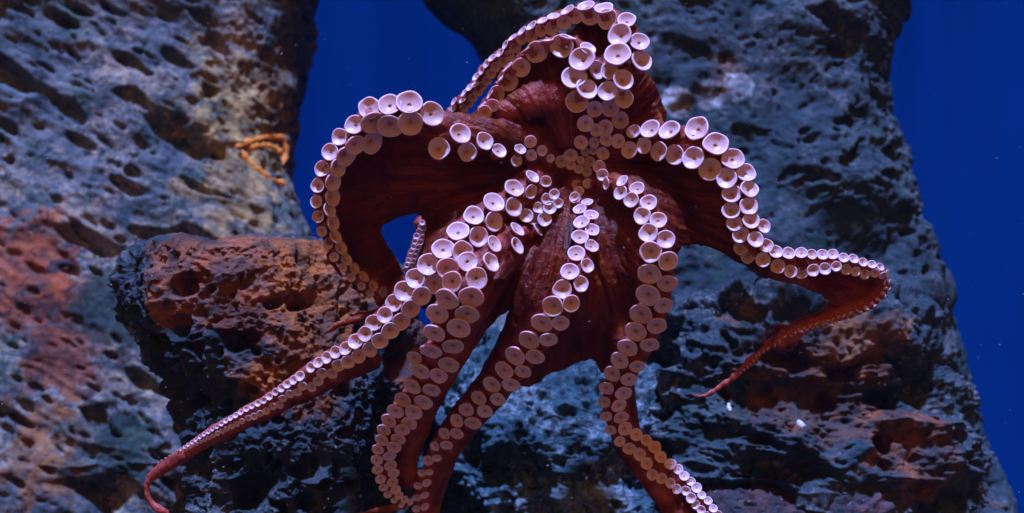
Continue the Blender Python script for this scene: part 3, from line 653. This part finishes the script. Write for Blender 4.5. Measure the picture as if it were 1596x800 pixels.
m = NT('octopus_skin'); c = m.coord()
pk = m.n('ShaderNodeAttribute'); pk.attribute_name = 'pink'; pk = pk.outputs['Fac']
BASE = P(900, 560, 3.2); BASE[2] = 0.85
sb = m.n('ShaderNodeVectorMath'); sb.operation = 'SUBTRACT'; m.l(c, sb.inputs[0]); sb.inputs[1].default_value = tuple(P(893, 262, 3.1) - BASE)
sx = m.n('ShaderNodeSeparateXYZ'); m.l(sb.outputs[0], sx.inputs[0])
cb = m.n('ShaderNodeCombineXYZ'); ln = m.n('ShaderNodeVectorMath'); ln.operation = 'LENGTH'; m.l(sb.outputs[0], ln.inputs[0])
m.put(cb.inputs[0], m.math('MULTIPLY', m.math('ARCTAN2', sx.outputs[2], sx.outputs[0]), 9.0)); m.put(cb.inputs[1], m.math('MULTIPLY', ln.outputs['Value'], 2.2)); m.put(cb.inputs[2], m.math('MULTIPLY', sx.outputs[1], 2.0))
stri = m.noise(cb.outputs[0], 2.2, 6, 0.68, 0.35)       # streaks of the web, running out from the mouth
n1 = m.noise(c, 5, 5, 0.6, 0.5); n2 = m.noise(c, 38, 4, 0.6, 0.3); n3 = m.noise(c, 190, 2, 0.5)
base = m.mix(m.ramp(n1, (0.34, 0.0), (0.66, 1.0)), (0.040, 0.0020, 0.0020), (0.13, 0.010, 0.0050))
base = m.mix(m.ramp(n2, (0.45, 0.0), (0.72, 0.6)), base, (0.20, 0.022, 0.016))
base = m.mix(m.math('MULTIPLY', m.ramp(stri, (0.44, 0.0), (0.68, 0.85)), m.ramp(n1, (0.40, 0.12), (0.62, 1.0))), base, (0.55, 0.11, 0.022))
base = m.mix(pk, base, m.mix(n2, (0.38, 0.034, 0.026), (0.72, 0.18, 0.15)))
base = m.mix(m.ramp(n3, (0.35, 0.45), (0.6, 0.0)), base, (0.014, 0.0015, 0.002))
m.put(m.b.inputs['Base Color'], base); m.b.inputs['Roughness'].default_value = 0.38
m.b.inputs['Specular IOR Level'].default_value = 0.2
m.b.inputs['Subsurface Weight'].default_value = 0.12; m.b.inputs['Subsurface Radius'].default_value = (0.02, 0.006, 0.004); m.b.inputs['Subsurface Scale'].default_value = 1.0
m.bump(m.math('ADD', m.math('ADD', n2, m.math('MULTIPLY', n3, 0.6)), m.math('MULTIPLY', stri, 1.1)), 0.6, 0.006)
tr = m.n('ShaderNodeBsdfTranslucent'); m.put(tr.inputs['Color'], m.mix(0.5, base, (0.75, 0.12, 0.04)))
ms = m.n('ShaderNodeMixShader'); ms.inputs[0].default_value = 0.20
m.l(m.b.outputs[0], ms.inputs[1]); m.l(tr.outputs[0], ms.inputs[2]); m.l(ms.outputs[0], m.out.inputs[0])
SKIN = m.m
me, bodyco = make_skin(); me.materials.clear(); me.name = 'octopus'
from mathutils.kdtree import KDTree
_sk = [(x, y, r, d) for x, y, r, d, *_ in SUCK]
for nm in 'AE':                                  # the bare arm ends are bright red too
    _sk += [(x, y, r, d) for x, y, r, d in SAMP[nm][-30:]]
_sk += [(x, y, 14, 3.08) for x, y, r in ARMS['D']['flank'][3:]] + [(830, 152, 16, 3.03), (860, 150, 16, 3.03), (790, 172, 12, 3.05)]
kd = KDTree(len(_sk))
for i, (x, y, r, d) in enumerate(_sk): kd.insert(Vector(P(x, y, d + 0.5 * r * d / F)), i)
kd.balance()
pinkv = np.empty(len(bodyco), np.float32)      # skin is paler round the suckers, dark on the webs
for i, q in enumerate(bodyco.tolist()):
    _, j, ds = kd.find(q); pinkv[i] = ds / max(0.018, _sk[j][2] * 3.0 / F)
pinkv = 0.9 * (1 - sstep(0.6, 1.9, pinkv))
pa = me.attributes.new('pink', 'FLOAT', 'POINT'); pa.data.foreach_set('value', pinkv.astype(np.float32))
me.vertices.foreach_set('co', (bodyco - BASE).astype(np.float32).ravel()); me.update()
octo = link('octopus', me, SKIN, label='large red octopus spread against the rocks, pale suckers turned to the viewer', cat='octopus', loc=tuple(BASE))

# ---- suckers
m = NT('sucker_flesh')
at = m.n('ShaderNodeAttribute'); at.attribute_name = 'tone'
sep = m.n('ShaderNodeSeparateColor'); m.l(at.outputs['Color'], sep.inputs[0])
oi = m.n('ShaderNodeObjectInfo').outputs['Random']; c = m.coord()
geo = m.n('ShaderNodeNewGeometry').outputs['Position']
disc = m.mix(oi, (0.72, 0.51, 0.60), (0.62, 0.39, 0.40))
disc = m.mix(m.math('MULTIPLY', m.ramp(m.noise(geo, 60, 3), (0.4, 0.0), (0.7, 1.0)), 0.5), disc, (0.50, 0.29, 0.28))
col_ = m.mix(sep.outputs[0], (0.30, 0.06, 0.055), disc)
col_ = m.mix(sep.outputs[1], col_, (0.44, 0.20, 0.12))
col_ = m.mix(m.math('MULTIPLY', sep.outputs[2], 0.5), col_, (0.82, 0.62, 0.72))  # rim paled in the colour, imitating light caught on its edge
m.put(m.b.inputs['Base Color'], col_); m.b.inputs['Roughness'].default_value = 0.42
m.b.inputs['Subsurface Weight'].default_value = 0.4; m.b.inputs['Subsurface Radius'].default_value = (0.016, 0.004, 0.003); m.b.inputs['Subsurface Scale'].default_value = 1.0
m.bump(m.noise(geo, 420, 2), 0.25, 0.002)
SUCKMAT = m.m

PROF = [(0.58, -1.35, 0, 0, 0), (0.54, -0.74, 0, 0, 0), (0.70, -0.42, 0.05, 0, 0), (0.91, -0.23, 0.15, 0, 0), (0.995, -0.10, 0.35, 0, 0), (1.0, 0.0, 0.72, 0, 0.2), (0.965, 0.05, 1, 0, 1), (0.90, 0.045, 1, 0, 0.5), (0.80, -0.03, 1, 0, 0), (0.62, -0.17, 1, 0, 0),
        (0.42, -0.26, 1, 0.16, 0), (0.25, -0.31, 1, 0.42, 0), (0.165, -0.315, 1, 0.8, 0), (0.13, -0.345, 1, 1, 0), (0.10, -0.42, 1, 1, 0)]
def sucker_geo(seed, ns=28, flat=False):
    rg = np.random.default_rng(seed); an = np.linspace(0, 2 * math.pi, ns, endpoint=False)
    wob = sum(rg.normal(0, 0.014) * np.cos(k * an + rg.uniform(0, 6.3)) for k in (2, 3, 4, 5)); wz = sum(rg.normal(0, 0.022) * np.cos(k * an + rg.uniform(0, 6.3)) for k in (2, 3, 5))
    dp = rg.uniform(0.75, 1.25) * (0.30 if flat else 1.0); co, tone = [], []
    for r, z, a_, b_, c_ in PROF:
        k = r ** 1.5; zz = z * (dp if z < 0 and a_ == 1 else 1) - (0.10 * (b_ >= 0.99) if flat else 0)
        fl = 0.012 * np.cos(an * (ns // 2)) * (0.3 < r < 0.9) * (a_ == 1)
        co.append(np.stack([r * (1 + wob * k) * np.cos(an), r * (1 + wob * k) * np.sin(an), zz + wz * k + fl], 1)); tone += [(a_, b_, c_, 1)] * ns
    co = np.concatenate(co + [np.array([[0, 0, -0.44]])]); tone.append((1, 1, 0, 1))
    q = []; np_ = len(PROF)
    for i in range(np_ - 1):
        for j in range(ns): q.append((i * ns + j, i * ns + (j + 1) % ns, (i + 1) * ns + (j + 1) % ns, (i + 1) * ns + j))
    tri = [(a_, b_, c_) for a_, b_, c_, d_ in q] + [(a_, c_, d_) for a_, b_, c_, d_ in q]
    tri += [((np_ - 1) * ns + j, (np_ - 1) * ns + (j + 1) % ns, np_ * ns) for j in range(ns)]
    return co, np.array(tri), np.array(tone, np.float32)
def tone_attr(me, tone):
    a_ = me.color_attributes.new('tone', 'FLOAT_COLOR', 'POINT'); a_.data.foreach_set('color', tone.ravel())
VAR = []
for s in range(20):
    co, tri, tone = sucker_geo(s, flat=s >= 12); mm = mesh_np('sucker', co, tri); tone_attr(mm, tone); mm.materials.append(SUCKMAT); VAR.append(mm)

from mathutils.bvhtree import BVHTree
tri_ = np.empty(len(me.polygons) * 4, np.int32); me.polygons.foreach_get('vertices', tri_)
BVH = BVHTree.FromPolygons([tuple(x) for x in bodyco], tri_.reshape(-1, 4).tolist())
EYE = Vector((0, 0, CAMZ))
def hit_depth(u, v):
    dr = Vector(P(u, v, 1.0)) - EYE
    h = BVH.ray_cast(EYE, dr.normalized(), 8.0)
    return h[0].y if h[0] is not None else None

def seat(x, y, r, d, n):
    """distance at which the disc rests on the skin without sinking into it"""
    h0 = hit_depth(x, y)
    if h0 is None or abs(h0 - d) > 0.14: base = d
    else: base = h0
    rm = r * base / F; dd = base - 0.84 * rm
    t1 = n.orthogonal().normalized(); t2 = n.cross(t1); need = 0.0
    c = Vector(P(x, y, dd))
    for k in range(8):
        for f_ in (0.5, 0.9):
            q = c + (t1 * math.cos(k * 0.785) + t2 * math.sin(k * 0.785)) * rm * f_
            u = 798 + q.x * F / q.y; v = 400 - (q.z - CAMZ) * F / q.y
            h = hit_depth(u, v)
            if h is not None and h > dd - 2.2 * rm: need = max(need, q.y + 0.22 * rm - h)
    for k in range(4):
        q = c + (t1 * math.cos(k * 1.571) + t2 * math.sin(k * 1.571)) * rm * 0.25 - n * rm * 0.40
        h = hit_depth(798 + q.x * F / q.y, 400 - (q.z - CAMZ) * F / q.y)
        if h is not None and h > dd - 2.2 * rm: need = max(need, q.y + 0.10 * rm - h)
    return dd - min(need, 1.1 * rm)

def sucker_frame(S):
    x, y, r, d, off, ti, nm, dz = S
    p = P(x, y, d); view = Vector(p - np.array([0, 0, CAMZ])).normalized()
    fr = -view
    if nm is not None:
        tv = Vector(nm).normalized(); fr = (fr - tv * fr.dot(tv)).normalized()
    n = fr * math.cos(math.radians(ti)) + Vector((off[0], 0, -off[1])).normalized() * math.sin(math.radians(ti))
    n += Vector((random.gauss(0, 0.05), 0, random.gauss(0, 0.05)))
    n.z -= dz
    n.normalize(); d = seat(x, y, r, d, n)
    return P(x, y, d), n, r * d / F
order = sorted(range(len(SUCK)), key=lambda i: -SUCK[i][2])
sc_, st_, stn = [], [], []; off_ = 0
smallco, smalltri, smalltone = sucker_geo(3, 12)
for k, i in enumerate(order):
    p, n, r = sucker_frame(SUCK[i]); q = n.to_track_quat('Z', 'Y') @ Quaternion((0, 0, 1), random.uniform(0, 6.28))
    r *= 1.10
    if k < 300:
        o = bpy.data.objects.new('sucker', VAR[random.randrange(12) if SUCK[i][7] < 0.1 else random.randrange(12, 20)]); COL.objects.link(o); o.parent = octo
        o.location = Vector(p - BASE); o.rotation_mode = 'QUATERNION'; o.rotation_quaternion = q
        o.scale = (r * random.uniform(0.97, 1.05), r * random.uniform(0.94, 1.0), r)
    else:
        M = np.array(q.to_matrix()); sc_.append(smallco * r @ M.T + (p - BASE)); st_.append(smalltri + off_); stn.append(smalltone); off_ += len(smallco)
if sc_:
    mm = mesh_np('small_suckers', np.concatenate(sc_), np.concatenate(st_)); tone_attr(mm, np.concatenate(stn))
    link('small_suckers', mm, SUCKMAT, kind='stuff', parent=octo)
print('SUCKERS', len(SUCK), 'SKIN', len(me.polygons))


# ================================================================== small things on the rocks
bpy.context.view_layer.update()
DG = bpy.context.evaluated_depsgraph_get()
ROCKS = ('rock_face', 'standing_rock', 'boulder', 'ledge_rock', 'teal_rock', 'slab_rock')
def on_rock(u, v):
    o = Vector((0, 0, CAMZ)); dr = (Vector(P(u, v, 1.0)) - o).normalized()
    for _ in range(12):
        ok, p, n, i, ob, mt_ = SC.ray_cast(DG, o, dr)
        if not ok: return None, None
        if ob.name in ROCKS: return p, n
        o = p + dr * 0.004

m = NT('shell_white'); c = m.coord()
m.put(m.b.inputs['Base Color'], m.mix(m.noise(c, 60, 3), (0.35, 0.38, 0.42), (0.7, 0.7, 0.72))); m.b.inputs['Roughness'].default_value = 0.3
m.bump(m.noise(c, 200, 2), 0.3, 0.002)
SHELL = m.m
def shell(u, v, wpx, hpx, rot, label, seed):
    p, n = on_rock(u, v)
    if p is None: return
    rg = np.random.default_rng(seed); nr, na = 9, 19; co = []
    sc = 0.75 * p.y / F
    for layer in (0, 1):
        for i in range(nr):
            r = 0.06 + 0.94 * i / (nr - 1)
            for j in range(na):
                a_ = -1.25 + 2.5 * j / (na - 1)
                rr = r * (1 + 0.10 * math.sin(a_ * 3 + seed) * (i / nr)) * (0.86 + 0.14 * math.cos(a_ * 1.3))
                zz = 0.42 * (1 - (2 * r - 1) ** 2) * math.cos(a_ * 0.9) + 0.03 * math.cos(a_ * 17) * r + rg.normal(0, 0.006) - 0.05 * layer
                co.append(((rr * math.cos(a_) - 0.5) * wpx * sc, rr * math.sin(a_) * hpx * sc * 0.62, zz * hpx * sc * 0.8))
    fc = []
    for l in (0, 1):
        for i in range(nr - 1):
            for j in range(na - 1):
                k = l * nr * na + i * na + j; q = (k, k + na, k + na + 1, k + 1)
                fc.append(q if l == 0 else q[::-1])
    ln = nr * na
    for j in range(na - 1):
        for k in (j, (nr - 1) * na + j): fc.append((k, k + 1, k + 1 + ln, k + ln) if k >= na else (k + 1, k, k + ln, k + 1 + ln))
    for i in range(nr - 1):
        for k in (i * na, i * na + na - 1): fc.append((k, k + ln, k + na + ln, k + na))
    o = link('shell_fragment', mesh_np('shell_fragment', co, fc), SHELL, label=label, cat='shell', group='shell bits on the rocks', loc=tuple(p + n * 0.006))
    nn = (n * 0.4 + Vector((0, -0.8, 0.45))).normalized()
    o.rotation_mode = 'QUATERNION'; o.rotation_quaternion = nn.to_track_quat('Z', 'X') @ Quaternion((0, 0, 1), rot)
shell(1250, 662, 24, 18, 0.4, 'bright white shell fragment alone on the rusty ledge rock', 1)
shell(1138, 637, 26, 12, 0.2, 'flat white shell bit just right of the curled arm tip', 2)
shell(398, 491, 13, 6, 2.8, 'tiny white shell chip on the rusty boulder', 3)
shell(1112, 487, 9, 8, 1.0, 'small white shell chip under the right arm by the ledge top', 4)
shell(1241, 329, 10, 8, 1.9, 'white speck of shell on the tall standing rock', 5)
shell(103, 418, 15, 10, 2.2, 'pale shell bit on the rusty part of the left rock face', 6)

m = NT('orange_reflection'); c = m.coord()
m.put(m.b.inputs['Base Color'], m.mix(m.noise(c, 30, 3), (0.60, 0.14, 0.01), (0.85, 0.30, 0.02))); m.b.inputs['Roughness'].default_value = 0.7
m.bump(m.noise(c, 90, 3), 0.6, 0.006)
def reflection_strands():  # stands in for an orange lamp reflection in the glass, modelled on the rock
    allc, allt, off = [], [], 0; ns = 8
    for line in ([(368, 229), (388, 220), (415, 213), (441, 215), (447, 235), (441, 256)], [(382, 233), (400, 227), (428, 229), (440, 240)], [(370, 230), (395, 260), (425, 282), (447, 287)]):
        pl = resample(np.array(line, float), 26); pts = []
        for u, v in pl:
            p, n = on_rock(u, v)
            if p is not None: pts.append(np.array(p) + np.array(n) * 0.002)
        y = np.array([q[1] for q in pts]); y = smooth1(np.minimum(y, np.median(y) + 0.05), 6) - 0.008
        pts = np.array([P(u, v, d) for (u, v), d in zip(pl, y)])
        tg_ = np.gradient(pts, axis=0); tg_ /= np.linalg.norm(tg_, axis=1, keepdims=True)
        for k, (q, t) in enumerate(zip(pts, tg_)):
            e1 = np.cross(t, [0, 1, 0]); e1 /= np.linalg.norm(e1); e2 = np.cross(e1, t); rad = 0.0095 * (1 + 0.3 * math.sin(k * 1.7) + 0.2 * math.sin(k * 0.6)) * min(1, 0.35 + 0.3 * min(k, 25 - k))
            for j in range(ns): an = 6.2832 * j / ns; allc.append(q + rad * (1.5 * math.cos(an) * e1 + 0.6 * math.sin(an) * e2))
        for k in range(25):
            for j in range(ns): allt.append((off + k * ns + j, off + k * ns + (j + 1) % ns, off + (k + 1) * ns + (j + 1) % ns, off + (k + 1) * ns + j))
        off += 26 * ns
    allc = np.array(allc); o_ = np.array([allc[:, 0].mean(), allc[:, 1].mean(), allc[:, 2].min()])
    link('reflection_strands', mesh_np('reflection_strands', allc - o_, allt), m.m, label='orange V-shaped glass reflection modelled as thin strands on the left rock face', cat='reflection_strands', loc=tuple(o_))
reflection_strands()

# drifting specks in the water
def specks():
    rg = np.random.default_rng(3); co, fc = [], []
    for k in range(420):
        d = rg.uniform(2.2, 4.2); p = P(rg.uniform(-60, 1660), rg.uniform(-60, 860), d); r = 0.0006 + 0.0011 * rg.random() ** 3
        b = len(co); ax3 = rg.normal(size=(3, 3)) * 0.25 + np.eye(3)
        for s_ in (1, -1):
            for a_ in range(3): co.append(p + ax3[a_] * s_ * r)
        for a_, b_, c_ in ((0, 1, 2), (1, 3, 2), (3, 4, 2), (4, 0, 2), (1, 0, 5), (3, 1, 5), (4, 3, 5), (0, 4, 5)): fc.append((b + a_, b + b_, b + c_))
    link('drifting_specks', mesh_np('drifting_specks', co, fc), SHELL, kind='stuff', label='fine pale specks drifting in the water', cat='specks')
specks()


# ================================================================== the water between the lens and the far wall
def build_haze():
    x, y0, y1, z0, z1 = 10.6, -2.6, 10.4, -1.6, 4.7
    co = [(sx * x, y, z) for z in (z0, z1) for y in (y0, y1) for sx in (-1, 1)]
    fc = [(0, 2, 3, 1), (4, 5, 7, 6), (0, 1, 5, 4), (2, 6, 7, 3), (0, 4, 6, 2), (1, 3, 7, 5)]
    mt = bpy.data.materials.new('clear_blue_water'); mt.use_nodes = True; t = mt.node_tree; t.nodes.clear()
    v = t.nodes.new('ShaderNodeVolumePrincipled'); o = t.nodes.new('ShaderNodeOutputMaterial')
    v.inputs['Color'].default_value = (0.16, 0.42, 0.85, 1); v.inputs['Density'].default_value = 0.0015
    t.links.new(v.outputs[0], o.inputs['Volume'])
    link('haze', mesh_np('haze', co, fc, False), mt, kind='stuff')
build_haze()
